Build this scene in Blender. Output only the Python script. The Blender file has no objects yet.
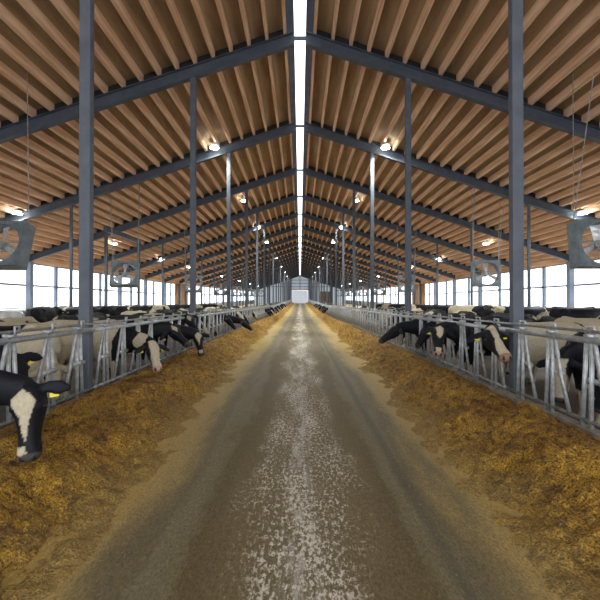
import bpy, bmesh, math, random
from mathutils import Vector, Matrix, noise
random.seed(7)
scene = bpy.context.scene
C = scene.collection
# ------------------------------------------------------------------ camera, world, exposure
CAM_H = 1.75
cd = bpy.data.cameras.new('camera'); cam = bpy.data.objects.new('camera', cd); C.objects.link(cam)
cd.sensor_width = 36.0; cd.sensor_fit = 'HORIZONTAL'; cd.lens = 380 / 600 * 36
cd.clip_end = 2000
cam.location = (0, 0, CAM_H)
cam.rotation_euler = (math.radians(90.38), 0, 0)
scene.camera = cam
SKY_STRENGTH = 1.0
w = bpy.data.worlds.new('overcast_sky'); scene.world = w; w.use_nodes = True
bg = w.node_tree.nodes['Background']
bg.inputs['Color'].default_value = (0.90, 0.95, 1.0, 1); bg.inputs['Strength'].default_value = SKY_STRENGTH
vs = scene.view_settings
vs.view_transform = 'Standard'; vs.look = 'None'; vs.gamma = 1.0; vs.use_curve_mapping = False
vs.exposure = 2.05
LAMP_POWER = 300.0
scene.cycles.use_denoising = True
scene.cycles.max_bounces = 7; scene.cycles.diffuse_bounces = 5
scene.cycles.transparent_max_bounces = 8
scene.cycles.sample_clamp_indirect = 6.0

# ------------------------------------------------------------------ dimensions
LEN = 142.0            # far gable
Y0 = -7.0              # behind the camera
XW = 17.25             # side walls
XR = 3.27              # feed rail
SL = 0.33              # roof slope
RB, RT, DK = 9.97, 10.36, 10.60   # ridge: rafter bottom, rafter top, roof deck underside
KINK = 48.0
def rise(y): return max(0.0, y - KINK) * 0.0155
ORD = ['first', 'second', 'third', 'fourth', 'fifth', 'sixth', 'seventh', 'eighth', 'ninth', 'tenth', 'eleventh', 'twelfth',
       'thirteenth', 'fourteenth', 'fifteenth', 'sixteenth', 'seventeenth', 'eighteenth', 'nineteenth', 'twentieth', 'twenty-first',
       'twenty-second', 'twenty-third', 'twenty-fourth', 'twenty-fifth', 'twenty-sixth', 'twenty-seventh', 'twenty-eighth',
       'twenty-ninth', 'thirtieth', 'thirty-first', 'thirty-second']

# portals where the daylight enters
def portal(name, loc, rot, sx, sy):
    l = bpy.data.lights.new(name, 'AREA'); l.shape = 'RECTANGLE'; l.size = sx; l.size_y = sy
    l.cycles.is_portal = True
    o = bpy.data.objects.new(name, l); C.objects.link(o); o.location = loc; o.rotation_euler = rot
portal('daylight_portal_left', (-XW - .5, 67, 3.4), (0, math.radians(-90), 0), 5.0, 152)
portal('daylight_portal_right', (XW + .5, 67, 3.4), (0, math.radians(90), 0), 5.0, 152)
portal('daylight_portal_ridge', (0, 67, 12.3), (0, 0, 0), 0.6, 150)
portal('daylight_portal_back', (0, Y0 - .3, 5), (math.radians(90), 0, 0), 34, 10)

# ------------------------------------------------------------------ materials
def mat(name):
    m = bpy.data.materials.new(name); m.use_nodes = True
    nt = m.node_tree; b = nt.nodes['Principled BSDF']
    return m, nt, b
def N(nt, typ, **kw):
    n = nt.nodes.new(typ)
    for k, v in kw.items(): setattr(n, k, v)
    return n
def coords(nt, scale=(1, 1, 1), kind='Object'):
    t = N(nt, 'ShaderNodeTexCoord'); mp = N(nt, 'ShaderNodeMapping'); mp.inputs['Scale'].default_value = scale
    nt.links.new(t.outputs[kind], mp.inputs['Vector']); return mp.outputs['Vector']
def noise_fac(nt, vec, scale, detail=4, rough=.55):
    n = N(nt, 'ShaderNodeTexNoise'); n.inputs['Scale'].default_value = scale
    n.inputs['Detail'].default_value = detail; n.inputs['Roughness'].default_value = rough
    nt.links.new(vec, n.inputs['Vector']); return n.outputs['Fac']
def ramp(nt, fac, stops, interp='LINEAR'):
    r = N(nt, 'ShaderNodeValToRGB'); cr = r.color_ramp; cr.interpolation = interp
    cr.elements[0].position, cr.elements[0].color = stops[0][0], (*stops[0][1], 1)
    cr.elements[1].position, cr.elements[1].color = stops[-1][0], (*stops[-1][1], 1)
    for p, c in stops[1:-1]:
        e = cr.elements.new(p); e.color = (*c, 1)
    nt.links.new(fac, r.inputs['Fac']); return r.outputs['Color']
def mix(nt, fac, a, b, mode='MIX'):
    n = N(nt, 'ShaderNodeMix', data_type='RGBA', blend_type=mode)
    for sock, v in ((n.inputs[0], fac), (n.inputs[6], a), (n.inputs[7], b)):
        if isinstance(v, (int, float)): sock.default_value = v
        elif isinstance(v, tuple): sock.default_value = (*v, 1)
        else: nt.links.new(v, sock)
    return n.outputs[2]
def mth(nt, op, a, b=None, c=None, clamp=False):
    n = N(nt, 'ShaderNodeMath', operation=op); n.use_clamp = clamp
    for i, v in enumerate((a, b, c)):
        if v is None: continue
        if isinstance(v, (int, float)): n.inputs[i].default_value = v
        else: nt.links.new(v, n.inputs[i])
    return n.outputs[0]
def bump(nt, b, h, dist, strength=1.0):
    n = N(nt, 'ShaderNodeBump'); n.inputs['Distance'].default_value = dist; n.inputs['Strength'].default_value = strength
    nt.links.new(h, n.inputs['Height']); nt.links.new(n.outputs['Normal'], b.inputs['Normal'])
def simple(name, c1, c2, scale=5, stretch=(1, 1, 1), rough=.6, metal=0.0, bmp=0.0, lo=.35, hi=.65):
    m, nt, b = mat(name)
    v = coords(nt, stretch); f = noise_fac(nt, v, scale, 5)
    nt.links.new(ramp(nt, f, [(lo, c1), (hi, c2)]), b.inputs['Base Color'])
    b.inputs['Roughness'].default_value = rough; b.inputs['Metallic'].default_value = metal
    if bmp: bump(nt, b, f, bmp)
    return m
M = {}
M['steel'] = simple('painted_steel', (.055, .066, .088), (.075, .088, .112), 3, rough=.5)
M['column'] = simple('painted_column_steel', (.07, .082, .105), (.095, .108, .132), 3, rough=.6)
M['post'] = simple('painted_post', (.13, .17, .23), (.17, .21, .28), 3, rough=.5)
M['galv'] = simple('galvanised_steel', (.38, .41, .43), (.58, .61, .63), 14, rough=.42, metal=.45)
M['galvdark'] = simple('dull_galvanised_steel', (.24, .25, .26), (.42, .43, .43), 14, rough=.5, metal=.5)
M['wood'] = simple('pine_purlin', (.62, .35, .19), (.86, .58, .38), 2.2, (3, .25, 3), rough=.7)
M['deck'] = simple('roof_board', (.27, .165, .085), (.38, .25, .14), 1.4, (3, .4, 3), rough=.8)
M['flash'] = simple('ridge_flashing', (.10, .12, .19), (.14, .17, .25), 2, rough=.5)
M['alley'] = simple('wet_alley_concrete', (.055, .042, .028), (.13, .105, .075), 1.2, rough=.6, bmp=.01)
M['curb'] = simple('kerb_concrete', (.20, .18, .14), (.36, .34, .29), 6, rough=.8, bmp=.01)
M['bed'] = simple('cubicle_bedding', (.22, .17, .10), (.42, .35, .23), 4, rough=.9, bmp=.02)
M['wallc'] = simple('low_wall_concrete', (.30, .31, .31), (.42, .43, .43), 2, rough=.85)
M['pale_ground'] = simple('pale_ground_outside', (.70, .72, .74), (.82, .84, .86), .3, rough=.9)  # near-white ground colour with slight random variation
M['panelwood'] = simple('brown_board_panel', (.20, .11, .055), (.32, .19, .10), 2, (6, 6, .4), rough=.8)
M['orange'] = simple('orange_lintel', (.45, .17, .07), (.55, .24, .10), 2, rough=.6)
M['curtain'] = simple('white_curtain_cord', (.5, .52, .55), (.6, .62, .65), 2)
M['fan'] = simple('fan_galvanised_housing', (.11, .14, .16), (.19, .23, .25), 4, rough=.45, metal=.2)
M['fanblade'] = simple('fan_blade_metal', (.55, .56, .57), (.72, .73, .74), 4, rough=.35, metal=.3)
M['black'] = simple('flat_black', (.012, .012, .013), (.02, .02, .022), 5, rough=.5)
M['tag'] = simple('yellow_tag_plastic', (.72, .62, .03), (.80, .70, .05), 10, rough=.45)
M['eye'] = simple('cow_eye_gloss', (.006, .005, .005), (.012, .01, .009), 5, rough=.08)
M['hoof'] = simple('hoof_horn', (.05, .045, .035), (.09, .08, .06), 8, rough=.5)
M['lamp_body'] = simple('lamp_housing', (.35, .36, .38), (.45, .46, .48), 5, rough=.4, metal=.4)
def sheet(name, col, trans):
    m, nt, b = mat(name)
    v = coords(nt, (6, 1, .05)); f = noise_fac(nt, v, 2, 3)
    c = ramp(nt, f, [(.3, tuple(x * .86 for x in col)), (.7, col)])
    nt.links.new(c, b.inputs['Base Color']); b.inputs['Roughness'].default_value = .6
    t = N(nt, 'ShaderNodeBsdfTranslucent'); nt.links.new(c, t.inputs['Color'])
    mx = N(nt, 'ShaderNodeMixShader'); mx.inputs[0].default_value = trans
    out = nt.nodes['Material Output']
    nt.links.new(b.outputs[0], mx.inputs[1]); nt.links.new(t.outputs[0], mx.inputs[2]); nt.links.new(mx.outputs[0], out.inputs[0])
    return m
M['gable'] = sheet('translucent_gable_sheet', (.66, .69, .72), .42)
M['fardoor'] = sheet('translucent_white_door', (.78, .79, .80), .46)
m, nt, b = mat('lamp_lens'); M['lens'] = m
b.inputs['Emission Color'].default_value = (.92, 1, .97, 1); b.inputs['Emission Strength'].default_value = 12
b.inputs['Base Color'].default_value = (.9, .9, .9, 1)
# coat: colours stored per point, with a little hair variation
m, nt, b = mat('cow_coat'); M['coat'] = m
at = N(nt, 'ShaderNodeAttribute', attribute_name='coat')
f = noise_fac(nt, coords(nt, (1, 1, 1)), 30, 4)
nt.links.new(mix(nt, 1.0, at.outputs['Color'], ramp(nt, f, [(.3, (.78, .76, .72)), (.7, (1, 1, 1))]), 'MULTIPLY'), b.inputs['Base Color'])
b.inputs['Roughness'].default_value = .6; b.inputs['Specular IOR Level'].default_value = .22; bump(nt, b, f, .004)
# feed: chopped golden brown silage
m, nt, b = mat('chopped_feed'); M['feed'] = m
v = coords(nt); v2 = coords(nt, (1, 1, 1))
f1 = noise_fac(nt, v, 55, 3, .7); f2 = noise_fac(nt, v, 9, 5, .65); f3 = noise_fac(nt, v, 1.6, 4, .6)
vo = N(nt, 'ShaderNodeTexVoronoi'); vo.inputs['Scale'].default_value = 42; vo.inputs['Randomness'].default_value = 1
mp = coords(nt, (1, .45, 1)); nt.links.new(mp, vo.inputs['Vector'])
fine = ramp(nt, f1, [(.34, (.12, .058, .006)), (.47, (.42, .225, .018)), (.58, (.68, .40, .035)), (.70, (.95, .70, .20))])
big = ramp(nt, f2, [(.34, (.26, .20, .14)), (.50, (.88, .84, .78)), (.66, (1.15, 1.12, 1.05))])  # dark mottling puts shade between the clumps into the feed colour
huge = ramp(nt, f3, [(.36, (.62, .54, .44)), (.58, (1.0, 1.0, 1.0))])
c = mix(nt, 1.0, mix(nt, 1.0, fine, big, 'MULTIPLY'), huge, 'MULTIPLY')
flk = ramp(nt, vo.outputs['Distance'], [(.0, (1, 1, 1)), (.22, (0, 0, 0))])
spark = mth(nt, 'MULTIPLY', flk, mth(nt, 'GREATER_THAN', noise_fac(nt, v, 23, 2), .54))
c = mix(nt, mth(nt, 'MULTIPLY', spark, .55), c, (.72, .50, .17))
tcf = N(nt, 'ShaderNodeTexCoord'); sxf = N(nt, 'ShaderNodeSeparateXYZ'); nt.links.new(tcf.outputs['Object'], sxf.inputs[0])
axf = mth(nt, 'ADD', mth(nt, 'ABSOLUTE', sxf.outputs[0]), mth(nt, 'MULTIPLY', mth(nt, 'SUBTRACT', f3, .5), 1.1))
thin = ramp(nt, mth(nt, 'DIVIDE', axf, 3.0), [(.53, (1, 1, 1)), (.72, (0, 0, 0))])
c = mix(nt, mth(nt, 'MULTIPLY', thin, .75), c, mix(nt, 1.0, (.46, .32, .10), ramp(nt, f1, [(.3, (.45, .42, .36)), (.7, (1.2, 1.2, 1.2))]), 'MULTIPLY'))
nt.links.new(c, b.inputs['Base Color']); b.inputs['Roughness'].default_value = .8
bump(nt, b, mth(nt, 'ADD', mth(nt, 'MULTIPLY', f1, .4), f2), .13, 1.0)
# lane: worn concrete with a damp wheel strip, pale scoured centre and feed dust towards the heaps
m, nt, b = mat('feed_lane_concrete'); M['lane'] = m
tc = N(nt, 'ShaderNodeTexCoord'); sx = N(nt, 'ShaderNodeSeparateXYZ'); nt.links.new(tc.outputs['Object'], sx.inputs[0])
wob = noise_fac(nt, coords(nt, (1.6, .35, 1)), 1.2, 5, .6)
wob2 = noise_fac(nt, coords(nt, (3, 1.2, 1)), 2.6, 5, .7)
ax = mth(nt, 'ABSOLUTE', mth(nt, 'ADD', sx.outputs[0], -.02))
ax = mth(nt, 'ADD', ax, mth(nt, 'ADD', mth(nt, 'MULTIPLY', mth(nt, 'SUBTRACT', wob, .5), .9), mth(nt, 'MULTIPLY', mth(nt, 'SUBTRACT', wob2, .5), .35)))
base = ramp(nt, mth(nt, 'DIVIDE', ax, 3.0), [(.0, (.205, .165, .088)), (.12, (.18, .138, .064)), (.25, (.125, .092, .036)), (.285, (.175, .148, .076)),
       (.34, (.19, .165, .095)), (.38, (.15, .120, .062)), (.42, (.21, .165, .075)), (.48, (.37, .265, .095)), (.58, (.46, .31, .085)), (1, (.46, .30, .07))])
g1 = noise_fac(nt, coords(nt, (1, .6, 1)), 60, 3, .75)
g2 = noise_fac(nt, coords(nt, (1, .5, 1)), 32, 5, .72)
g3 = noise_fac(nt, coords(nt, (1, .22, 1)), 2.3, 5, .6)
base = mix(nt, 1.0, base, ramp(nt, g1, [(.28, (.50, .50, .48)), (.5, (1, 1, 1)), (.75, (1.5, 1.45, 1.35))]), 'MULTIPLY')
base = mix(nt, 1.0, base, ramp(nt, g2, [(.3, (.66, .64, .60)), (.65, (1.1, 1.1, 1.1))]), 'MULTIPLY')
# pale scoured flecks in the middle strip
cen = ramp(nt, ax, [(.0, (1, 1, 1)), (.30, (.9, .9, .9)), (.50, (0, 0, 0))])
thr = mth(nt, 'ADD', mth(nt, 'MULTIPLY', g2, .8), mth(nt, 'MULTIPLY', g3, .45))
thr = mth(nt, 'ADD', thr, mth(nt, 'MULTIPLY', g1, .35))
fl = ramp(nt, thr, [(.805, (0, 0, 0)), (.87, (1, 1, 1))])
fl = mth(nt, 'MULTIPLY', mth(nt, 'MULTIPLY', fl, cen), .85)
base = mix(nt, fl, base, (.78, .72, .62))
trk = mth(nt, 'ABSOLUTE', mth(nt, 'SUBTRACT', mth(nt, 'ADD', sx.outputs[0], mth(nt, 'MULTIPLY', mth(nt, 'SUBTRACT', wob, .5), .12)), 1.02))
base = mix(nt, mth(nt, 'MULTIPLY', ramp(nt, trk, [(.02, (1, 1, 1)), (.08, (0, 0, 0))]), .6), base, (.07, .06, .04))
# bright worn line right in the middle
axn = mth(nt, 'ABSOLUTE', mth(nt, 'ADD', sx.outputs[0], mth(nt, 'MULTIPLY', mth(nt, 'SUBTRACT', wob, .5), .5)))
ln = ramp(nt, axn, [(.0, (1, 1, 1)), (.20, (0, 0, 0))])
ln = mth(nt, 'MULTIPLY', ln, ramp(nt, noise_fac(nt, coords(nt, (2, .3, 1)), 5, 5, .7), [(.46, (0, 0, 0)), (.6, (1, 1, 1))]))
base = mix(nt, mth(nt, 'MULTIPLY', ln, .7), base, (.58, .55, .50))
# feed crumbs scattered on it
cr = ramp(nt, noise_fac(nt, coords(nt, (1, .8, 1)), 38, 3, .8), [(.60, (0, 0, 0)), (.66, (1, 1, 1))])
base = mix(nt, mth(nt, 'MULTIPLY', cr, ramp(nt, ax, [(.3, (.15, .15, .15)), (.95, (.7, .7, .7))])), base, (.40, .27, .08))
nt.links.new(base, b.inputs['Base Color']); b.inputs['Roughness'].default_value = .62
bump(nt, b, mth(nt, 'ADD', g1, g2), .018, .8)

# ------------------------------------------------------------------ mesh builder
class MB:
    def __init__(s): s.v = []; s.f = []
    def add(s, vs, fs):
        n = len(s.v); s.v += [Vector(p) for p in vs]; s.f += [tuple(i + n for i in f) for f in fs]; return s
    def box(s, x0, x1, y0, y1, z0, z1):
        ys = [y0] + ([KINK] if y0 < KINK < y1 else []) + [y1]
        vs = []
        for y in ys: vs += [(x0, y, z0), (x1, y, z0), (x1, y, z1), (x0, y, z1)]
        fs = [(0, 1, 2, 3)]; n = len(ys)
        for k in range(n - 1):
            a = 4 * k
            for i in range(4):
                j = (i + 1) % 4; fs.append((a + j, a + i, a + i + 4, a + j + 4))
        a = 4 * (n - 1); fs.append((a + 3, a + 2, a + 1, a))
        return s.add(vs, fs)
    def prism(s, sec, y0, y1):        # section [(x,z)] swept along y
        ys = [y0] + ([KINK] if y0 < KINK < y1 else []) + [y1]; m_ = len(sec)
        vs = [(x, y, z) for y in ys for x, z in sec]
        fs = [tuple(range(m_)), tuple(reversed(range(m_ * (len(ys) - 1), m_ * len(ys))))]
        for k in range(len(ys) - 1):
            for i in range(m_):
                j = (i + 1) % m_; fs.append((m_ * k + j, m_ * k + i, m_ * (k + 1) + i, m_ * (k + 1) + j))
        return s.add(vs, fs)
    def tube(s, pts, r, seg=8, caps=True):
        pts = [Vector(p) for p in pts]; rs = r if isinstance(r, (list, tuple)) else [r] * len(pts)
        vs, fs = [], []; ref = None
        for i, p in enumerate(pts):
            d = (pts[min(i + 1, len(pts) - 1)] - pts[max(i - 1, 0)]).normalized()
            if ref is None: ref = Vector((0, 0, 1)) if abs(d.z) < .9 else Vector((1, 0, 0))
            u = (ref - d * ref.dot(d)).normalized(); w_ = d.cross(u); ref = u
            for k in range(seg):
                a = 2 * math.pi * k / seg; vs.append(p + (u * math.cos(a) + w_ * math.sin(a)) * rs[i])
        for i in range(len(pts) - 1):
            for k in range(seg):
                j = (k + 1) % seg; fs.append((i * seg + k, i * seg + j, (i + 1) * seg + j, (i + 1) * seg + k))
        if caps:
            fs.append(tuple(reversed(range(seg)))); fs.append(tuple(range((len(pts) - 1) * seg, len(pts) * seg)))
        return s.add(vs, fs)
    def lathe(s, prof, seg=20, T=None):   # profile [(r, y)] around the y axis
        vs = [(r * math.cos(2 * math.pi * k / seg), y, r * math.sin(2 * math.pi * k / seg)) for r, y in prof for k in range(seg)]
        if T is not None: vs = [T @ Vector(p) for p in vs]
        fs = []
        for i in range(len(prof) - 1):
            for k in range(seg):
                j = (k + 1) % seg; fs.append((i * seg + k, i * seg + j, (i + 1) * seg + j, (i + 1) * seg + k))
        return s.add(vs, fs)
    def build(s, name, m, parent=None, world=False, smooth=False):
        me = bpy.data.meshes.new(name)
        vs = [(p.x, p.y, p.z + rise(p.y)) if world else tuple(p) for p in s.v]
        me.from_pydata(vs, [], s.f)
        bm = bmesh.new(); bm.from_mesh(me); bmesh.ops.recalc_face_normals(bm, faces=bm.faces); bm.to_mesh(me); bm.free()
        if smooth:
            for p in me.polygons: p.use_smooth = True
        me.materials.append(M[m] if isinstance(m, str) else m)
        o = bpy.data.objects.new(name, me); C.objects.link(o)
        if parent is not None: o.parent = parent
        return o
def tag(o, label=None, cat=None, group=None, kind=None):
    if label: o['label'] = label
    if cat: o['category'] = cat
    if group: o['group'] = group
    if kind: o['kind'] = kind
    return o
def empty(name, loc, rot=(0, 0, 0)):
    o = bpy.data.objects.new(name, None); C.objects.link(o); o.location = loc; o.rotation_euler = rot
    o.empty_display_size = .2; return o
def copy_tree(o, parent=None):
    c = o.copy(); C.objects.link(c); c.parent = parent
    for ch in list(o.children): copy_tree(ch, c)
    return c
def S(o, label=None): o['kind'] = 'structure'; return o

# ------------------------------------------------------------------ setting
def strip(x0, x1, name, m, z=0.0):
    return S(MB().box(x0, x1, Y0, LEN, z - .25, z).build(name, m, world=True))
strip(-XR - .05, XR + .05, 'floor', 'lane')
strip(-XW, -XR - .05, 'floor_left', 'alley'); strip(XR + .05, XW, 'floor_right', 'alley')
S(MB().box(-400, 400, -200, 600, -3, -.35).build('ground_outside', 'pale_ground'))
for sgn, side in ((-1, 'left'), (1, 'right')):
    a, b_ = sorted((sgn * (XR - .07), sgn * (XR + .08)))
    S(MB().box(a, b_, Y0, LEN, -.05, .33).build('kerb_' + side, 'curb', world=True))
    a, b_ = sorted((sgn * 8.0, sgn * 15.2))
    S(MB().box(a, b_, 8, LEN - 6, -.05, .20).build('cubicle_bed_' + side, 'bed', world=True))
    # low wall, fascia
    a, b_ = sorted((sgn * XW, sgn * (XW + .2)))
    wl = S(MB().box(a, b_, Y0, LEN, -.3, 1.22).build('wall_' + side, 'wallc', world=True))
    zf = RB - SL * XW
    f_ = S(MB().box(a, b_, Y0, LEN, zf + .02, zf + .72).build('trim_eave_' + side, 'wood', world=True))
    # roof deck
    sec = [(sgn * .2, DK - SL * .2), (sgn * 18.3, DK - SL * 18.3), (sgn * 18.3, DK - SL * 18.3 + .08), (sgn * .2, DK - SL * .2 + .08)]
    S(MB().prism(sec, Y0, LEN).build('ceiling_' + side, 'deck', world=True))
    sec = [(sgn * .19, DK - .09), (sgn * .42, DK - .16), (sgn * .42, DK - .145), (sgn * .21, DK - .075), (sgn * .21, DK + .35), (sgn * .19, DK + .35)]
    S(MB().prism(sec, Y0, LEN).build('trim_ridge_' + side, 'flash', world=True))
# side openings, one per six metre bay: posts, middle rail, sill rail, cords
for sgn, side in ((-1, 'left'), (1, 'right')):
    n = 0
    for k in range(0, 24):
        y = 6.0 * k; n += 1
        zt = RB - SL * XW + .05
        x0, x1 = sorted((sgn * (XW - .02), sgn * (XW - .32)))
        mb = MB()
        mb.box(x0, x1, y - .15, y + .15, 0, zt)                    # main post
        x0, x1 = sorted((sgn * (XW + .02), sgn * (XW + .18)))
        if y + 3 < LEN: mb.box(x0, x1, y + 2.89, y + 3.11, 1.2, zt)
        ye = min(y + 6, LEN)
        mb.box(x0, x1, y, ye, 2.78, 2.90); mb.box(x0, x1, y, ye, 1.2, 1.30); mb.box(x0, x1, y, ye, zt - .1, zt)
        o = S(mb.build('window_%d' % (n + (24 if sgn > 0 else 0)), 'post', world=True))
        if k < 8:
            cb = MB(); xm = sgn * (XW + .05)
            for z in (1.55, 1.72): cb.tube([(xm, y, z), (xm, ye, z)], .014, 5)
            cb.build('curtain_cord', 'curtain', o, world=True)
    mb = MB(); x0, x1 = sorted((sgn * (XW - .05), sgn * (XW + .12)))
    mb.box(x0, x1, 52.6, 58.4, 1.0, 4.28)
    for i in range(14): mb.box(min(x0, x1) - .03, max(x0, x1) + .03, 52.8 + i * .41, 52.86 + i * .41, 1.0, 4.28)
    S(mb.build('trim_board_panel_' + side, 'panelwood', world=True))
# far gable
g = MB(); yg = LEN
zt = lambda x: DK - SL * abs(x)
def quadwall(x0, x1, z0):
    return [(x0, yg, z0), (x1, yg, z0), (x1, yg, zt(x1)), (x0, yg, zt(x0))]
for x0, x1, z0 in ((-XW, -2.95, 0), (2.95, XW, 0), (-2.95, 0, 5.0), (0, 2.95, 5.0)):
    q = quadwall(x0, x1, z0); g.add(q + [(x, y + .1, z) for x, y, z in q], [(0, 1, 2, 3), (7, 6, 5, 4), (0, 4, 5, 1), (1, 5, 6, 2), (2, 6, 7, 3), (3, 7, 4, 0)])
S(g.build('wall_far', 'gable', world=True))
g = MB()
for z in (6.2, 7.5, 8.7):
    xm = (DK - z) / SL - .3
    g.box(-min(xm, XW), min(xm, XW), yg - .12, yg - .02, z - .1, z + .08)
for x in (-12, -9, -6, -3.1, 0, 3.1, 6, 9, 12):
    g.box(x - .12, x + .12, yg - .2, yg - .05, 5.2 if x == 0 else 0, zt(x) - .1)
S(g.build('trim_gable_girts', 'steel', world=True))
S(MB().box(-2.9, 2.9, yg - .02, yg + .08, 0, 4.9).build('door_1', 'fardoor', world=True))
S(MB().box(-4.6, 3.4, yg - .35, yg - .15, 4.95, 5.35).build('trim_door_lintel', 'orange', world=True))
S(MB().box(7.6, 11.4, yg - .3, yg - .06, 0, 4.4).build('door_2', 'panelwood', world=True))
# gable behind the camera: unseen side panels, middle left open for fill light
g = MB()
for sgn in (-1, 1):
    x0, x1 = sorted((sgn * 9, sgn * XW)); yb = Y0
    q = [(x0, yb, 0), (x1, yb, 0), (x1, yb, zt(x1)), (x0, yb, zt(x0))]
    g.add(q + [(x, y + .1, z) for x, y, z in q], [(0, 1, 2, 3), (7, 6, 5, 4), (0, 4, 5, 1), (1, 5, 6, 2), (2, 6, 7, 3), (3, 7, 4, 0)])
S(g.build('wall_near', 'gable'))
# drain strip across the lane
S(MB().box(-2.9, 2.9, 45.4, 45.9, -.02, .012).build('trim_drain', 'alley'))

# ------------------------------------------------------------------ roof frames, purlins, columns
def frame(k):
    y = 6.0 * k
    root = empty('roof_frame', (0, y, rise(y)))
    tag(root, 'dark steel roof frame across the barn, %s from the camera' % ORD[k - 1], 'roof beam', 'steel roof frames')
    for sgn in (-1, 1):
        L = XW - .1
        def sec(t0, t1, z0, z1):
            return [(sgn * t0, z0 - SL * t0), (sgn * t1, z0 - SL * t1), (sgn * t1, z1 - SL * t1), (sgn * t0, z1 - SL * t0)]
        mb = MB()
        for z0, z1, hw in ((RB, RB + .03, .1), (RT - .03, RT, .1), (RB + .02, RT - .02, .012)):
            s4 = sec(.21, L, z0, z1)
            vs = [(x, -hw, z) for x, z in s4] + [(x, hw, z) for x, z in s4]
            mb.add(vs, [(0, 1, 2, 3), (7, 6, 5, 4), (0, 4, 5, 1), (1, 5, 6, 2), (2, 6, 7, 3), (3, 7, 4, 0)])
        mb.build('rafter', 'steel', root)
        mb = MB(); s4 = sec(.45, L, RT, DK - .005)
        vs = [(x, -.01, z) for x, z in s4] + [(x, .01, z) for x, z in s4]
        mb.add(vs, [(0, 1, 2, 3), (7, 6, 5, 4), (0, 4, 5, 1), (1, 5, 6, 2), (2, 6, 7, 3), (3, 7, 4, 0)])
        mb.build('gap_plate', 'black', root)  # thin black sheet filling the gaps between rafter and deck
    MB().box(-.23, .23, -.02, .02, RB + .10, RB + .22).build('ridge_tie', 'steel', root)
for k in range(1, 24): frame(k)
NP = 30; PITCH = .565
pur = {}
for sgn, side in ((-1, 'left'), (1, 'right')):
    for i in range(NP):
        x = .43 + PITCH * i
        if x > XW - .05: break
        # section relative to its foot, so every purlin shares one mesh
        if sgn not in pur:
            w_ = .09; h_ = DK - RT
            sec = [(0, 0), (sgn * w_, -SL * w_), (sgn * w_, h_ - SL * w_), (0, h_)]
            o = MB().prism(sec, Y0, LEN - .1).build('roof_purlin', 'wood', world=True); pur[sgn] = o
        else:
            o = pur[sgn].copy(); C.objects.link(o)
        o.location = (sgn * x, 0, RT - SL * x)
        tag(o, 'long wooden roof purlin, %s to the %s of the ridge opening' % (ORD[i], side), 'purlin', 'wooden roof purlins')
def column(name, x, y, wd, top, label, group, m='column'):
    root = empty(name, (x, y, rise(y)))
    tag(root, label, 'column', group)
    h = wd / 2; d = wd * .36
    o = MB().box(-h, h, -d, d, 0, top).build('shaft', m, root)
    bv = o.modifiers.new('b', 'BEVEL'); bv.width = .012; bv.segments = 2
    if y < 40:
        MB().box(-h - .03, h + .03, -d - .03, d + .03, 0, .02).build('base_plate', m, root)
        MB().box(-h - .03, h + .03, -h - .02, h + .02, top - .02, top).build('cap_plate', m, root)
    return root
for sgn, side in ((-1, 'left'), (1, 'right')):
    for k in range(1, 24):
        y = 6.0 * k; x = sgn * (XR + (.11 if sgn < 0 else .15))
        column('steel_column', x, y, .175, RB - SL * abs(x) + .02,
               'tall grey steel column at the %s feed rail, %s from the camera' % (side, ORD[k - 1]), 'steel columns along the feed rails')
    for k in range(2, 24):
        if sgn < 0 and k == 4: continue
        y = 6.0 * k; x = sgn * 10.85
        column('slim_column', x, y, .13, RB - SL * 10.85 + .02,
               'slim steel post among the cubicles on the %s, %s from the camera' % (side, ORD[k - 2]), 'slim posts among the cubicles')
pr = empty('post_frame', (-10.85, 23.4, 0)); tag(pr, 'slim two-post steel frame with a top beam among the left cubicles', 'post frame')
for yy in (-2.15, 2.15): MB().box(-.07, .07, yy - .07, yy + .07, 0, 5.75).build('post', 'steel', pr)
MB().box(-.08, .08, -2.3, 2.3, 5.72, 6.0).build('top_beam', 'steel', pr)

# ------------------------------------------------------------------ lamps
def lamp_proto():
    root = empty('barn_lamp', (0, 0, 0))
    MB().lathe([(0, .02), (.10, .02), (.15, .05), (.20, .13), (.21, .15), (.0, .15)], 16, Matrix.Rotation(math.radians(90), 4, 'X')).build('housing', 'lamp_body', root, smooth=False)
    # lens faces down
    MB().lathe([(0, -.015), (.12, -.012), (.195, 0), (.195, .02), (0, .02)], 16, Matrix.Rotation(math.radians(90), 4, 'X')).build('lens', 'lens', root)
    MB().tube([(0, 0, .1), (0, 0, .42)], .012, 5).build('hanger', 'galvdark', root)
    return root
lp = lamp_proto()
first = True
LIGHT = bpy.data.lights.new('lamp_glow', 'SPOT'); LIGHT.energy = LAMP_POWER; LIGHT.spot_size = math.radians(160); LIGHT.spot_blend = 1; LIGHT.shadow_soft_size = .15
LIGHT.color = (.96, 1, .96)
for n in range(14):
    for sgn, side in ((-1, 'left'), (1, 'right')):
        for x, row in ((3.95, 'inner'), (13.1, 'outer')):
            y = 8.3 + 9.2 * n + (.08 if row == 'outer' else 0)
            if y > LEN - 3 or y < 9: continue
            o = lp if first else copy_tree(lp); first = False
            o.location = (sgn * x, y, RT - SL * x - .18 + rise(y))
            tag(o, 'round barn lamp under the %s roof slope, %s of the %s row' % (side, ORD[n - 1], row), 'lamp', 'round lamps under the roof')
            if n < 9:
                l = bpy.data.objects.new('lamp_glow', LIGHT); C.objects.link(l); l.parent = o; l.location = (0, 0, -.06)

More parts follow.
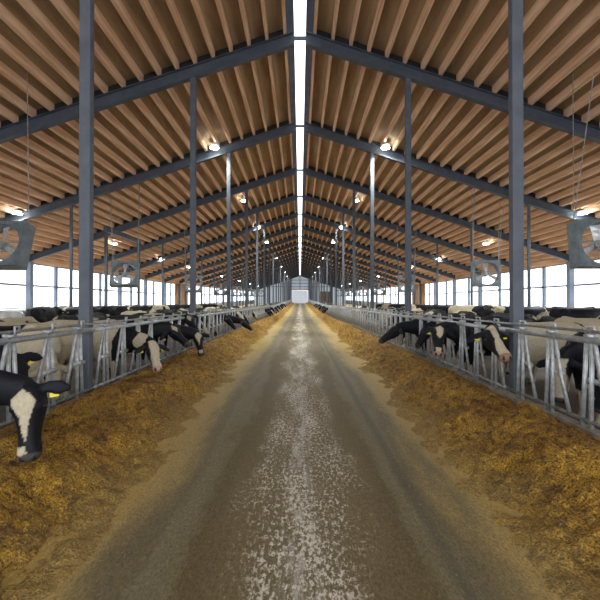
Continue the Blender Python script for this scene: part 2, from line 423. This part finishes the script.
# ------------------------------------------------------------------ headlock panels
def panel_parts(mbs):
    """fills {name: [MB,...]} with the pieces of one 6 m headlock panel, local frame u = y"""
    g_ = lambda: MB()
    mbs['top_rail'] = [g_().tube([(0, .01, 1.32), (0, 5.99, 1.32)], .037, 8)]
    mbs['release_bar'] = [g_().tube([(-.03, .01, 1.42), (-.03, 5.99, 1.42)], .018, 6)]
    mbs['bottom_rail'] = [g_().tube([(0, .01, .405), (0, 5.99, .405)], .026, 6)]
    mbs['stanchion'] = []; mbs['swing_bar'] = []; mbs['latch'] = []
    for i in range(9):
        u = .30 + i * .655
        m_ = g_(); m_.tube([(0, u + .05, .33), (0, u + .03, 1.31)], .026, 6); m_.tube([(0, u + .18, .33), (0, u + .11, 1.31)], .026, 6)
        m_.tube([(-.035, u - .11, .86), (-.035, u + .15, .86)], .034, 6)
        mbs['stanchion'].append(m_)
        m_ = g_(); m_.tube([(-.01, u + .03, 1.40), (-.01, u - .01, 1.24), (-.0, u - .11, .86), (.0, u - .27 if i else u - .20, .40)], .026, 6)
        mbs['swing_bar'].append(m_)
        m_ = g_(); m_.box(-.05, .045, u + .0, u + .10, 1.355, 1.39); m_.tube([(-.05, u + .06, 1.38), (-.05, u + .06, 1.475), (-.03, u + .16, 1.475), (-.03, u + .16, 1.39)], .013, 5)
        mbs['latch'].append(m_)
    return mbs
MATS = {'top_rail': 'galv', 'release_bar': 'galvdark', 'bottom_rail': 'galvdark', 'stanchion': 'galv', 'swing_bar': 'galvdark', 'latch': 'galv'}
proto = empty('headlock_panel', (0, 0, 0))
for nm, lst in panel_parts({}).items():
    for m_ in lst: m_.build(nm, MATS[nm], proto, smooth=True)
allm = MB()
for nm, lst in panel_parts({}).items():
    for m_ in lst: allm.add(m_.v, m_.f)
far = allm.build('headlock_panel', 'galv', smooth=True)
used_n = used_f = False
for sgn, side in ((-1, 'left'), (1, 'right')):
    for k in range(0, 23):
        y = 6.0 * k
        if k < 7:
            o = proto if not used_n else copy_tree(proto); used_n = True
        else:
            if not used_f: o = far; used_f = True
            else: o = far.copy(); C.objects.link(o)
        o.location = (sgn * XR, y, rise(y))
        if sgn < 0: o.scale = (-1, 1, 1)
        if y >= KINK: o.rotation_euler = (math.atan(.0155), 0, 0)
        tag(o, 'galvanised headlock feed panel on the %s, %s from the camera' % (side, ORD[k]), 'feed panel', 'headlock panels along the feed lane')

# ------------------------------------------------------------------ feed heaps
def sstep(a, b_, x):
    t = max(0., min(1., (x - a) / (b_ - a))); return t * t * (3 - 2 * t)
def fbm(x, y, z, o=4):
    return noise.fractal(Vector((x, y, z)), .9, 2.1, o)
def heap_h(sgn, a, y):
    sh = .22 * noise.noise(Vector((y * .55, sgn * 7.3, 0))) + .10 * noise.noise(Vector((y * 1.9, sgn * 3.1, 4)))
    start = 1.55 + sh + .30 * sstep(3, 14, y) + .25 * sstep(14, 40, y)
    pk = .40 if sgn < 0 else .37
    end = .37 if sgn < 0 else .27
    crest = 2.75
    h = pk * sstep(start, crest, a)
    if a > crest: h = pk + (end - pk) * sstep(crest, 3.3, a)
    amp = sstep(start - .25, start + .35, a)
    n = .12 * fbm(a * 1.5, y * 1.2, sgn * 5) + .11 * fbm(a * 3.6, y * 3.0, sgn * 9 + 2) + .045 * noise.noise(Vector((a * 14, y * 12, sgn))) + .014 * noise.noise(Vector((a * 31, y * 27, sgn)))
    return h + amp * n * (.85 - .5 * sstep(2.9, 3.2, a)) - .012 * (1 - amp)
for sgn, side in ((-1, 'left'), (1, 'right')):
    ys = [1.2]
    while ys[-1] < LEN - .5: ys.append(ys[-1] + max(.022, ys[-1] * .0085))
    ys[-1] = LEN - .3
    NA = 92; A = [1.35 + (XR - .075 - 1.35) * i / (NA - 1) for i in range(NA)]
    vs = [(sgn * a, y, heap_h(sgn, a, y)) for y in ys for a in A]
    fs = [(j * NA + i, j * NA + i + 1, (j + 1) * NA + i + 1, (j + 1) * NA + i) for j in range(len(ys) - 1) for i in range(NA - 1)]
    mb = MB(); mb.add(vs, fs)
    o = mb.build('feed_heap', 'feed', world=True, smooth=True)
    tag(o, 'long heap of golden brown chopped feed along the %s feed rail' % side, 'feed heap', kind='stuff')

# ------------------------------------------------------------------ cubicle rails
def divider_pts():
    return [(0, 0, 0), (0, 0, 1.02), (.15, 0, 1.15), (1.6, 0, 1.15), (1.8, 0, 1.0), (1.75, 0, .62), (1.5, 0, .52), (0.0, 0, .5)]
dproto = None
for sgn, side in ((-1, 'left'), (1, 'right')):
    for x, nm in ((11.35, 'nearer the lane'), (12.2, 'nearer the windows')):
        ys_ = 16.8 if (x < 12 and sgn < 0) else 9.3
        r = empty('cubicle_rail', (sgn * x, ys_, .2)); tag(r, 'row of galvanised cubicle dividers on the %s, %s' % (side, nm), 'cubicle rail', 'cubicle rails')
        for z in ((.5,) if x < 12 else (.5, .9, 1.3)):
            MB().tube([(0, 0, z), (0, 48 - ys_, z)], .025, 6).build('rail', 'galvdark', r)
        for i in range(int((48 - ys_) / 1.5) + 1):
            if dproto is None:
                dproto = MB().tube(divider_pts(), .024, 6).build('divider', 'galvdark', r, smooth=True); d = dproto
            else:
                d = dproto.copy(); C.objects.link(d); d.parent = r
            d.location = (0, i * 1.5, 0)
            inner = x < 12
            d.rotation_euler = (0, 0, math.pi if (sgn > 0) == inner else 0)

# ------------------------------------------------------------------ fans
def fan_proto():
    r = empty('barn_fan', (0, 0, 0)); s = .65; R_ = .58; mb = MB(); seg = 40
    # square front sheet with a round hole, and the barrel behind it (faces -y)
    out = []
    for k in range(seg):
        a = 2 * math.pi * k / seg; c_, s_ = math.cos(a), math.sin(a); q = s / max(abs(c_), abs(s_)); out.append((c_ * q, s_ * q))
    vs = [(x, 0, z) for x, z in out] + [(R_ * math.cos(2 * math.pi * k / seg), 0, R_ * math.sin(2 * math.pi * k / seg)) for k in range(seg)]
    vs += [(x, .42, z) for x, z in out] + [(R_ * math.cos(2 * math.pi * k / seg), .42, R_ * math.sin(2 * math.pi * k / seg)) for k in range(seg)]
    fs = []
    for k in range(seg):
        j = (k + 1) % seg
        fs += [(k, j, seg + j, seg + k), (seg + k, seg + j, 3 * seg + j, 3 * seg + k), (k, 2 * seg + k, 2 * seg + j, j), (2 * seg + k, 3 * seg + k, 3 * seg + j, 2 * seg + j)]
    mb.add(vs, fs); mb.build('housing', 'fan', r)
    MB().lathe([(0, .12), (.10, .12), (.12, .16), (.12, .36), (0, .36)], 16).build('motor', 'galvdark', r)
    st = MB()
    for z in (-.14, .14): st.tube([(-R_, .30, z), (R_, .30, z)], .018, 5)
    st.build('strut', 'galvdark', r)
    bl = None
    for i in range(3):
        a = 2 * math.pi * i / 3 + .5
        if bl is None:
            b_ = MB(); pts = []
            for t in (0, .33, .66, 1):
                rr = .1 + t * .45; tw = .7 - .35 * t; hw = .06 + .07 * t
                for sg in (-1, 1): pts.append((rr, .2 + sg * hw * math.sin(tw), sg * hw * math.cos(tw)))
            pts2 = [(x, y + .008, z) for x, y, z in pts]
            f_ = [(2 * q, 2 * q + 1, 2 * q + 3, 2 * q + 2) for q in range(3)] + [(8 + 2 * q, 8 + 2 * q + 2, 8 + 2 * q + 3, 8 + 2 * q + 1) for q in range(3)]
            b_.add(pts + pts2, f_ + [(0, 2, 10, 8), (2, 4, 12, 10), (4, 6, 14, 12), (1, 9, 11, 3), (3, 11, 13, 5), (5, 13, 15, 7), (6, 7, 15, 14), (0, 8, 9, 1)])
            bl = b_.build('blade', 'fanblade', r); o = bl
        else:
            o = bl.copy(); C.objects.link(o); o.parent = r
        o.rotation_euler = (0, a, 0)
    gd = MB()
    for rr in (.2, .36, .50): gd.lathe([(rr - .003, .0), (rr + .003, .0), (rr + .003, .006), (rr - .003, .006), (rr - .003, 0)], 28)
    for i in range(4):
        a = math.pi * i / 4; gd.tube([(-R_ * math.cos(a), .003, -R_ * math.sin(a)), (R_ * math.cos(a), .003, R_ * math.sin(a))], .004, 4)
    gd.build('guard', 'galv', r)
    return r
fp = fan_proto(); used = False
for sgn, side in ((-1, 'left'), (1, 'right')):
    for i in range(8):
        y = (10.3, 19.3, 29.6, 39.9, 50.2, 60.5, 70.8, 81.1)[i]
        ax_ = (8.22, 8.95 if sgn < 0 else 9.5, 8.3, 8.3, 8.3, 8.3, 8.3, 8.3)[i]
        z = 3.38 if i == 0 else 3.25
        o = fp if not used else copy_tree(fp); used = True
        o.location = (sgn * ax_, y, z + rise(y))
        tilt = math.radians(-16 if sgn < 0 else -6); yaw = math.radians(0 if i == 0 else (-12 * sgn))
        o.rotation_euler = (tilt, 0, yaw)
        tag(o, 'square-housed round fan hanging over the cows on the %s, %s from the camera' % (side, ORD[i]), 'fan', 'hanging barn fans')
        # suspension from the roof
        cb = MB(); topz = RT - SL * ax_
        inv = o.matrix_basis.inverted()
        for dx in (-.6, .6):
            p0 = o.matrix_basis @ Vector((dx, .2, .64)); p1 = Vector((sgn * ax_ + dx * 1.2, y + .1, DK - SL * abs(sgn * ax_ + dx * 1.2) + .02 + rise(y)))
            cb.tube([inv @ p0, inv @ p1], .012, 4)
        cb.build('chain', 'galvdark', o)

# ------------------------------------------------------------------ cows
def ring(c, u, v, a, b_, seg=16, p=2.2):
    out = []
    for k in range(seg):
        t = 2 * math.pi * k / seg; ct, st = math.cos(t), math.sin(t)
        out.append(c + u * (a * math.copysign(abs(ct) ** (2 / p), ct)) + v * (b_ * math.copysign(abs(st) ** (2 / p), st)))
    return out
def loft(mb, sts, up=Vector((0, 0, 1)), seg=16, p=2.2):
    """sts: [(centre, half width, half height)] closed at both ends"""
    cs = [Vector(s_[0]) for s_ in sts]; vs = []; n = len(sts)
    for i in range(n):
        d = (cs[min(i + 1, n - 1)] - cs[max(i - 1, 0)]).normalized()
        v = (up - d * up.dot(d))
        v = v.normalized() if v.length > 1e-3 else Vector((1, 0, 0)); u = d.cross(v).normalized()
        vs += ring(cs[i], u, v, sts[i][1], sts[i][2], seg, p)
    e0 = cs[0] + (cs[0] - cs[1]).normalized() * min(sts[0][1], sts[0][2]) * .5
    e1 = cs[-1] + (cs[-1] - cs[-2]).normalized() * min(sts[-1][1], sts[-1][2]) * .5
    vs += [e0, e1]; fs = []
    for i in range(n - 1):
        for k in range(seg):
            j = (k + 1) % seg; fs.append((i * seg + k, i * seg + j, (i + 1) * seg + j, (i + 1) * seg + k))
    for k in range(seg):
        j = (k + 1) % seg; fs.append((n * seg, j, k)); fs.append((n * seg + 1, (n - 1) * seg + k, (n - 1) * seg + j))
    mb.add(vs, fs)
BLACK = (.006, .0065, .011); WHITE = (.50, .44, .32); BROWN = (.16, .07, .03); PINK = (.50, .30, .25); GREY = (.07, .06, .06)
LEAN_HOOF = .02
def make_cow(label, bx, by, heading, poll=None, muzzle=None, face='patch', head='black', white=0.0, seed=0, tags=(1, -1), group=None,
             vox=.026, fn=None, hl=.59, pat=None, name='dairy_cow', body=None, ear_droop=.1, lift=0.0, muz=None, cat='cow'):
    """heading in degrees (0 = faces +x). poll, muzzle in world coordinates."""
    root = empty(name, (bx, by, rise(by) + lift), (0, 0, math.radians(heading)))
    tag(root, label, cat, group)
    Rm = Matrix.Rotation(-math.radians(heading), 3, 'Z')
    loc = lambda p: Rm @ (Vector(p) - Vector((bx, by, lift)))
    P = loc(poll) if poll else Vector((1.42, 0, 1.30)); Q = loc(muzzle) if muzzle else Vector((1.82, 0, 1.0))
    HL = hl
    D = (Q - P).normalized(); Q = P + D * HL
    mb = MB(); V = Vector
    # trunk
    loft(mb, [(V((-.92, 0, 1.16)), .12, .13), (V((-.84, 0, 1.13)), .22, .24), (V((-.66, 0, 1.08)), .28, .32), (V((-.35, 0, 1.01)), .32, .37),
              (V((0, 0, .98)), .36, .40), (V((.32, 0, .98)), .33, .39), (V((.58, 0, 1.01)), .26, .36), (V((.78, 0, 1.02)), .19, .28), (V((.88, 0, 1.0)), .12, .18)], seg=20, p=2.4)
    loft(mb, [(V((-.86, 0, 1.30)), .05, .05), (V((-.6, 0, 1.36)), .08, .05), (V((.1, 0, 1.345)), .07, .04), (V((.55, 0, 1.36)), .07, .06)])
    for s_ in (-1, 1):
        loft(mb, [(V((-.62, s_ * .16, 1.32)), .06, .05), (V((-.56, s_ * .27, 1.27)), .05, .05)])             # hip bone
        loft(mb, [(V((.62, s_ * .10, 1.22)), .09, .12), (V((.66, s_ * .20, 1.0)), .09, .15), (V((.64, s_ * .19, .76)), .09, .12)], up=V((1, 0, 0)))   # shoulder
        loft(mb, [(V((.62, s_ * .18, .80)), .10, .12), (V((.61, s_ * .18, .58)), .07, .08), (V((.62, s_ * .17, .42)), .055, .055), (V((.61, s_ * .17, .36)), .045, .045),
                  (V((.60, s_ * .17, .18)), .032, .036), (V((.60, s_ * .17, .11)), .042, .045), (V((.62, s_ * .17, .05)), .05, .055), (V((.635, s_ * .17, .015)), .055, .065)], up=V((1, 0, 0)))
        loft(mb, [(V((-.66, s_ * .17, 1.02)), .14, .24), (V((-.62, s_ * .20, .80)), .12, .20), (V((-.66, s_ * .19, .64)), .08, .13), (V((-.80, s_ * .17, .50)), .05, .075),
                  (V((-.79, s_ * .17, .42)), .045, .055), (V((-.75, s_ * .17, .22)), .034, .038), (V((-.73, s_ * .17, .12)), .042, .046), (V((-.70, s_ * .17, .05)), .05, .055), (V((-.685, s_ * .17, .015)), .055, .065)], up=V((1, 0, 0)))
    # udder, tail
    loft(mb, [(V((-.30, 0, .66)), .10, .08), (V((-.42, 0, .62)), .16, .13), (V((-.56, 0, .64)), .15, .14), (V((-.66, 0, .72)), .10, .10)])
    for sx_ in (-.40, -.54):
        for s_ in (-1, 1): loft(mb, [(V((sx_, s_ * .08, .54)), .022, .022), (V((sx_, s_ * .085, .45)), .018, .018)], up=V((1, 0, 0)))
    loft(mb, [(V((-.88, 0, 1.30)), .04, .04), (V((-.99, 0, 1.18)), .032, .032), (V((-1.01, 0, .8)), .025, .025), (V((-1.0, 0, .60)), .03, .03), (V((-1.0, .01, .42)), .045, .045), (V((-1.0, .01, .32)), .02, .02)], up=V((1, 0, 0)))
    # neck
    W0 = V((.62, 0, 1.08)); nd = (P - W0); mid = W0 + nd * .5 + V((0, 0, -.02 * 1))
    Pn = P + D * .07
    loft(mb, [(W0, .17, .30), (W0 + nd * .22, .15, .25), (mid, .115, .19), (W0 + nd * .78, .10, .155), (Pn - D * .02, .095, .125)], seg=16)
    # head frame
    F = V((0, 0, 1)) * .75 + V((nd.x, nd.y, 0)).normalized() * .66
    if fn: F = Rm @ V(fn)
    n_ = (F - D * F.dot(D)).normalized(); lt = D.cross(n_).normalized()
    hk = hl / .56
    def hp(t, a=0, h=0): return P + D * (t * HL) + lt * (a * hk) + n_ * (h * hk)
    loft(mb, [(hp(.0, 0, -.02), .075 * hk, .075 * hk), (hp(.10, 0, -.035), .108 * hk, .115 * hk), (hp(.26, 0, -.045), .118 * hk, .130 * hk), (hp(.40, 0, -.045), .100 * hk, .120 * hk), (hp(.58, 0, -.035), .076 * hk, .098 * hk),
              (hp(.76, 0, -.025), .068 * hk, .080 * hk), (hp(.88, 0, -.02), .082 * hk, .078 * hk), (hp(.97, 0, -.022), .080 * hk, .070 * hk), (hp(1.02, 0, -.026), .058 * hk, .05 * hk)], up=n_, seg=20, p=2.7)
    for s_ in (-1, 1):
        loft(mb, [(hp(.27, s_ * .085, .03), .035, .03), (hp(.34, s_ * .095, .012), .03, .03)], up=n_)                 # brow
        drop = V((0, 0, -ear_droop))
        e0, e1, e2, e3 = hp(.06, s_ * .085, -.02), hp(.04, s_ * .15, -.02) + drop * .3, hp(.05, s_ * .23, -.03) + drop * .7, hp(.07, s_ * .30, -.045) + drop
        loft(mb, [(e0, .036, .03), (e1, .058, .022), (e2, .070, .020), (e3, .026, .015)], up=n_)                        # ear
        loft(mb, [(hp(.97, s_ * .045, .028), .022, .018), (hp(1.02, s_ * .050, .012), .020, .018)], up=n_)             # nostril rim
    raw = mb.build('raw', 'coat'); 
    r_ = raw.modifiers.new('r', 'REMESH'); r_.mode = 'VOXEL'; r_.voxel_size = vox; r_.use_smooth_shade = True
    sm = raw.modifiers.new('s', 'SMOOTH'); sm.iterations = 3 if vox > .02 else 5; sm.factor = .5
    dg = bpy.context.evaluated_depsgraph_get(); me = bpy.data.meshes.new_from_object(raw.evaluated_get(dg)); old = raw.data
    bpy.data.objects.remove(raw); bpy.data.meshes.remove(old)
    me.name = 'cow_body'
    att = me.color_attributes.new('coat', 'FLOAT_COLOR', 'POINT')
    sd = V((seed * 3.7, seed * 1.3, seed * 7.1)); hc = {'black': BLACK, 'white': WHITE, 'brown': BROWN}[head]
    mz = muz or GREY
    for i, vv in enumerate(me.vertices):
        p = vv.co; q = p - P; t = q.dot(D) / HL; a = q.dot(lt); h = q.dot(n_)
        wig = .025 * noise.noise(p * 9 + sd)
        inhead = -.06 < t < 1.2 and abs(a) < .4 and -.22 < h < .22
        neckf = (p - W0).dot(nd) / nd.length_squared if nd.length else 0
        if inhead:
            c = hc; aa = abs(a) + wig
            front = h > -.03
            if face == 'triangle' and front and t > .05 and aa < .082 * (1 - sstep(.22, .70, t)) * sstep(.03, .2, t) + (.004 if t < .78 else 0): c = WHITE
            if face == 'triangle' and .82 < t < .93 and front and a > .0: c = WHITE
            if face == 'blaze' and front and aa < .05 + .03 * sstep(.5, .9, t) + .02 * (1 - sstep(0, .3, t)) and t > -.02: c = WHITE
            if face == 'wide' and front and aa < .085 and t > .0: c = WHITE
            if face == 'patch' and front and t > .03 and aa < .062 * (1 - abs(t - .2) / .2): c = WHITE
            if face == 'diamond' and front and t > .0 and aa < .078 * (1 - max(0, t - .2) / .32) * sstep(-.02, .1, t): c = WHITE
            if face == 'diamond' and t > .80 and front and aa < .05: c = WHITE
            if face == 'mostly' and t > .1: c = WHITE
            if t > .93: c = mz
            if t > .96 and h > -.01 and .03 < abs(a) < .062 and h < .04: c = (.01, .008, .008)
        else:
            f_ = noise.noise(p * 1.55 + sd) + .35 * noise.noise(p * 4.1 + sd) + white
            if p.z < .42: f_ = .5
            elif p.z < .60 and abs(p.y) < .2 and -.2 > p.x > -.7: f_ = 9
            if neckf > .16 and p.x > .60 and p.z > .62 and head != 'white': f_ = f_ - .9
            if pat == 'front' and p.z > .42: f_ += .9 if p.x > .42 else -1.2
            if pat == 'top' and p.z > .42: f_ += .9 if p.z > 1.2 and p.x < .7 else -.6
            if body is not None and p.z > .42 and f_ < 8: f_ = f_ + body
            c = PINK if f_ >= 8 else (WHITE if f_ > 0 else (BROWN if head == 'brown' and noise.noise(p * 2 + sd) > .1 else BLACK))
            if p.z < .055: c = (.06, .05, .04)
        att.data[i].color = (*c, 1)
    me.materials.clear(); me.materials.append(M['coat'])
    bo = bpy.data.objects.new('body', me); C.objects.link(bo); bo.parent = root
    for s_ in (-1, 1):
        eb = bmesh.new(); bmesh.ops.create_uvsphere(eb, u_segments=10, v_segments=8, radius=.024)
        em = bpy.data.meshes.new('eye'); eb.to_mesh(em); eb.free(); em.materials.append(M['eye'])
        for pp in em.polygons: pp.use_smooth = True
        eo = bpy.data.objects.new('eye', em); C.objects.link(eo); eo.parent = root; eo.location = hp(.31, s_ * .108, -.008)
        if s_ in tags:
            c0 = hp(.05, s_ * .185, -.03) + V((0, 0, -ear_droop * .5)) + n_ * .02
            t_ = MB(); dn = V((0, 0, -1)) if abs(n_.z) < .8 else D
            uu = lt; nn = dn.cross(uu).normalized()
            prof = [(-.012, 0), (.012, 0), (.016, .02), (.036, .035), (.036, .085), (-.036, .085), (-.036, .035), (-.016, .02)]
            vs_ = [c0 + uu * px_ + dn * pz_ + nn * th for th in (.014, .020) for px_, pz_ in prof]
            t_.add(vs_, [tuple(range(8)), tuple(reversed(range(8, 16)))] + [(k, (k + 1) % 8, 8 + (k + 1) % 8, 8 + k) for k in range(8)])
            t_.build('ear_tag', 'tag', root)
    return root
FL, FR = 'cows feeding along the left rail', 'cows feeding along the right rail'
# --- left rail (they face +x, towards the lane)
make_cow('black cow with a white forehead triangle, muzzle down in the nearest feed', -4.25, 3.0, 4, (-2.31, 3.22, 1.045), (-2.22, 3.12, .50), 'triangle', white=-.3, seed=1, group=FL, vox=.016, ear_droop=.03, tags=(-1, 1), fn=(.25, -1, .2))
make_cow('black cow with a yellow tag and brown cheek behind the nearest left cow', -4.85, 4.2, 0, (-3.36, 4.42, 1.12), (-3.22, 4.5, .6), 'none', head='black', white=-.4, seed=2, group=FL, tags=(-1, 1), vox=.02, fn=(.6, -.8, .3))
make_cow('cream-fronted cow with lowered head, beside the first left steel column', -4.68, 5.95, 0, (-3.80, 5.8, .80), (-3.60, 5.7, .3), 'wide', head='white', white=.5, pat='front', seed=3, group=FL, tags=())
make_cow('cream and black cow just beyond the first left steel column', -4.8, 6.75, 0, (-3.95, 6.75, .72), (-3.65, 6.7, .3), 'none', head='white', white=.65, seed=4, group=FL, tags=())
make_cow('black cow with a broad white face reaching into the left feed', -4.25, 7.6, 0, (-2.78, 7.15, .98), (-2.50, 6.75, .46), 'wide', white=.55, seed=5, group=FL, tags=(1, -1), vox=.018, muz=PINK, fn=(.6, -.9, .5))
make_cow('black cow in profile with a white ear patch near the left rail', -4.25, 8.7, 0, (-3.02, 8.85, 1.18), (-2.62, 8.8, .80), 'patch', white=-.5, seed=6, group=FL, tags=(), vox=.02, fn=(.2, -.6, .8))
make_cow('black cow with a small white forehead triangle, by the second left column', -4.25, 9.75, 0, (-2.66, 9.85, .95), (-2.50, 9.65, .42), 'diamond', white=-.3, seed=7, group=FL, tags=(1,), vox=.02, fn=(.3, -1, .3))
make_cow('black cow holding its head high at the left rail', -4.5, 10.8, 0, (-3.2, 10.8, 1.36), (-2.9, 10.6, .98), 'patch', white=-.3, seed=8, group=FL, tags=(), vox=.024, fn=(.3, -1, .5))
make_cow('black cow reaching low over the left feed beyond the third column', -4.3, 17.2, 0, (-2.60, 17.2, .92), (-2.1, 17.1, .48), 'none', white=-.5, seed=9, group=FL, tags=(), vox=.03)
make_cow('black cow with raised head just before the low-reaching one', -4.4, 16.3, 0, (-3.1, 16.3, 1.1), (-2.75, 16.2, .65), 'none', white=-.4, seed=10, group=FL, tags=(), vox=.03)
make_cow('white-faced cow at the left rail beyond the group of black heads', -4.5, 19.4, 0, (-3.2, 19.3, 1.25), (-2.85, 19.1, .9), 'wide', white=0., seed=11, group=FL, tags=(), vox=.03, fn=(.4, -1, .5))
# --- right rail (they face -x)
make_cow('black and white cow nearest the camera at the right rail', 4.95, 4.6, 180, (3.80, 4.72, .98), (3.72, 4.70, .45), 'patch', white=-.35, seed=12, group=FR, tags=(), vox=.02, fn=(-1, -.5, .2))
make_cow('cream-necked cow with lowered head at the right rail', 4.80, 5.5, 180, (3.72, 5.42, .95), (3.66, 5.35, .40), 'wide', head='black', white=.0, pat='top', seed=13, group=FR, tags=(), vox=.02, fn=(-.8, -.8, .2))
make_cow('black cow with a broad white blaze looking out by the first right column', 4.40, 7.0, 188, (3.04, 6.12, 1.30), (3.04, 5.58, .92), 'blaze', white=.35, hl=.64, seed=14, group=FR, tags=(-1, 1), vox=.016, muz=(.30, .17, .12), fn=(-.1, -1, .9))
make_cow('black cow with a white forehead diamond beside a raised pink muzzle', 4.25, 8.3, 180, (2.74, 7.50, 1.26), (2.62, 7.2, .78), 'diamond', white=-.5, seed=15, group=FR, tags=(1,), vox=.017, muz=(.42, .24, .18), fn=(-.1, -1, .5))
make_cow('black cow behind the rail between the two outreaching right heads', 4.4, 9.5, 180, (3.2, 9.6, 1.15), (2.95, 9.5, .72), 'none', white=-.6, seed=16, group=FR, tags=(), vox=.022)
make_cow('all-black cow in profile with a yellow ear tag over the right feed', 4.1, 10.7, 180, (2.74, 10.6, 1.08), (2.15, 10.6, .62), 'none', white=-.6, seed=17, hl=.66, group=FR, tags=(1, -1), vox=.02)
make_cow('patched black and white cow standing lengthwise in the right alley behind the blazed cow', 6.5, 8.9, 85, None, None, 'patch', head='black', white=.2, seed=18, group='cows in the right alley', tags=())
make_cow('cream and black cow standing in the right alley nearest the camera', 7.3, 5.9, 100, None, None, 'none', head='white', white=.25, seed=19, group='cows in the right alley', tags=())
make_cow('black cow standing on the right cubicle bed, rear to the lane', 9.55, 13.05, 2, None, None, 'patch', white=-.8, seed=20, group='cows among the right cubicles', tags=(), lift=.2)
make_cow('black cow standing on the left cubicle bed, tallest over the rail', -9.0, 13.3, 105, None, None, 'patch', white=-.8, seed=21, group='cows among the left cubicles', tags=(), lift=.2)
make_cow('grey-white cow standing in the left alley nearest the camera', -6.7, 8.4, 100, None, None, 'mostly', head='white', white=.25, seed=22, body=-.15, group='cows in the left alley', tags=())
# --- smaller cows further off share three bodies
protos = {}
protos['eat'] = make_cow('x', 0, 0, 0, (1.35, 0, 1.0), (1.66, 0, .54), 'patch', white=-.25, seed=30, tags=(), vox=.035)
protos['eat2'] = make_cow('x', 0, 0, 0, (1.40, .1, 1.12), (1.70, .12, .68), 'wide', white=.05, seed=31, tags=(), vox=.035)
protos['std'] = make_cow('x', 0, 0, 0, None, None, 'patch', white=-.35, seed=32, tags=(), vox=.035)
protos['std2'] = make_cow('x', 0, 0, 0, (1.38, .05, 1.1), (1.75, .1, .75), 'blaze', white=-.05, seed=33, tags=(), vox=.035)
protos['std3'] = make_cow('x', 0, 0, 0, (1.42, -.1, 1.35), (1.85, -.2, 1.1), 'none', head='white', white=.35, seed=34, tags=(), vox=.035)
DESC = {'eat': 'black and white cow with lowered head', 'eat2': 'patched cow with a wide white face', 'std': 'mostly black cow',
        'std2': 'evenly patched black and white cow', 'std3': 'mostly white cow'}
done = set(); count = {}
def far_cow(kind, x, y, heading, where, group, lift=0.):
    p = protos[kind]
    if kind in done: o = copy_tree(p)
    else: o = p; done.add(kind)
    o.location = (x, y, rise(y) + lift); o.rotation_euler = (0, 0, math.radians(heading))
    key = (kind, where); count[key] = count.get(key, 0) + 1
    tag(o, '%s %s, %s from the camera' % (DESC[kind], where, ORD[count[key] - 1]), 'cow', group)
for i, y in enumerate((12.9, 14.6, 22.1, 26.0, 35.2, 38.0, 41.3, 44.0, 49, 52.8, 56, 61.2, 64.5, 73)):
    far_cow('eat' if i % 3 else 'eat2', -4.35 - (.5 if y < 20 else .3 if y < 34 else 0), y, random.uniform(-6, 6), 'at the left rail', FL)
for i, y in enumerate((12.9, 16.0, 21.0, 44.0, 46.9, 49.5, 53, 56.5, 61, 67, 74)):
    far_cow('eat' if (i + 1) % 3 else 'eat2', 4.35 + (.75 if y < 40 else 0), y, 180 + random.uniform(-6, 6), 'at the right rail', FR)
rr = random.Random(11)
for sgn, side in ((-1, 'left'), (1, 'right')):
    for i, y in enumerate((12.6 if sgn < 0 else 12.9, 16.3, 19.6, 22.9, 26.2, 29.6, 33.2, 37, 42)):
        x = sgn * rr.uniform(6.95, 7.1)
        far_cow(('std', 'std2', 'std', 'std3')[(i + (sgn < 0) * 2) % 4], x, y, (86 if i % 3 else 266) + rr.uniform(-5, 5), 'in the %s alley' % side, 'cows in the %s alley' % side)
    for i, q in enumerate((4, 5, 6, 8, 10, 12, 14, 18, 20, 22)):
        y = 10.05 + 1.5 * q
        far_cow(('std', 'std', 'std2', 'std', 'std3')[(i + (sgn > 0)) % 5], sgn * 9.6, y, (0 if sgn > 0 else 180) + rr.uniform(-3, 3),
                'on the %s cubicle beds' % side, 'cows among the %s cubicles' % side, .2)
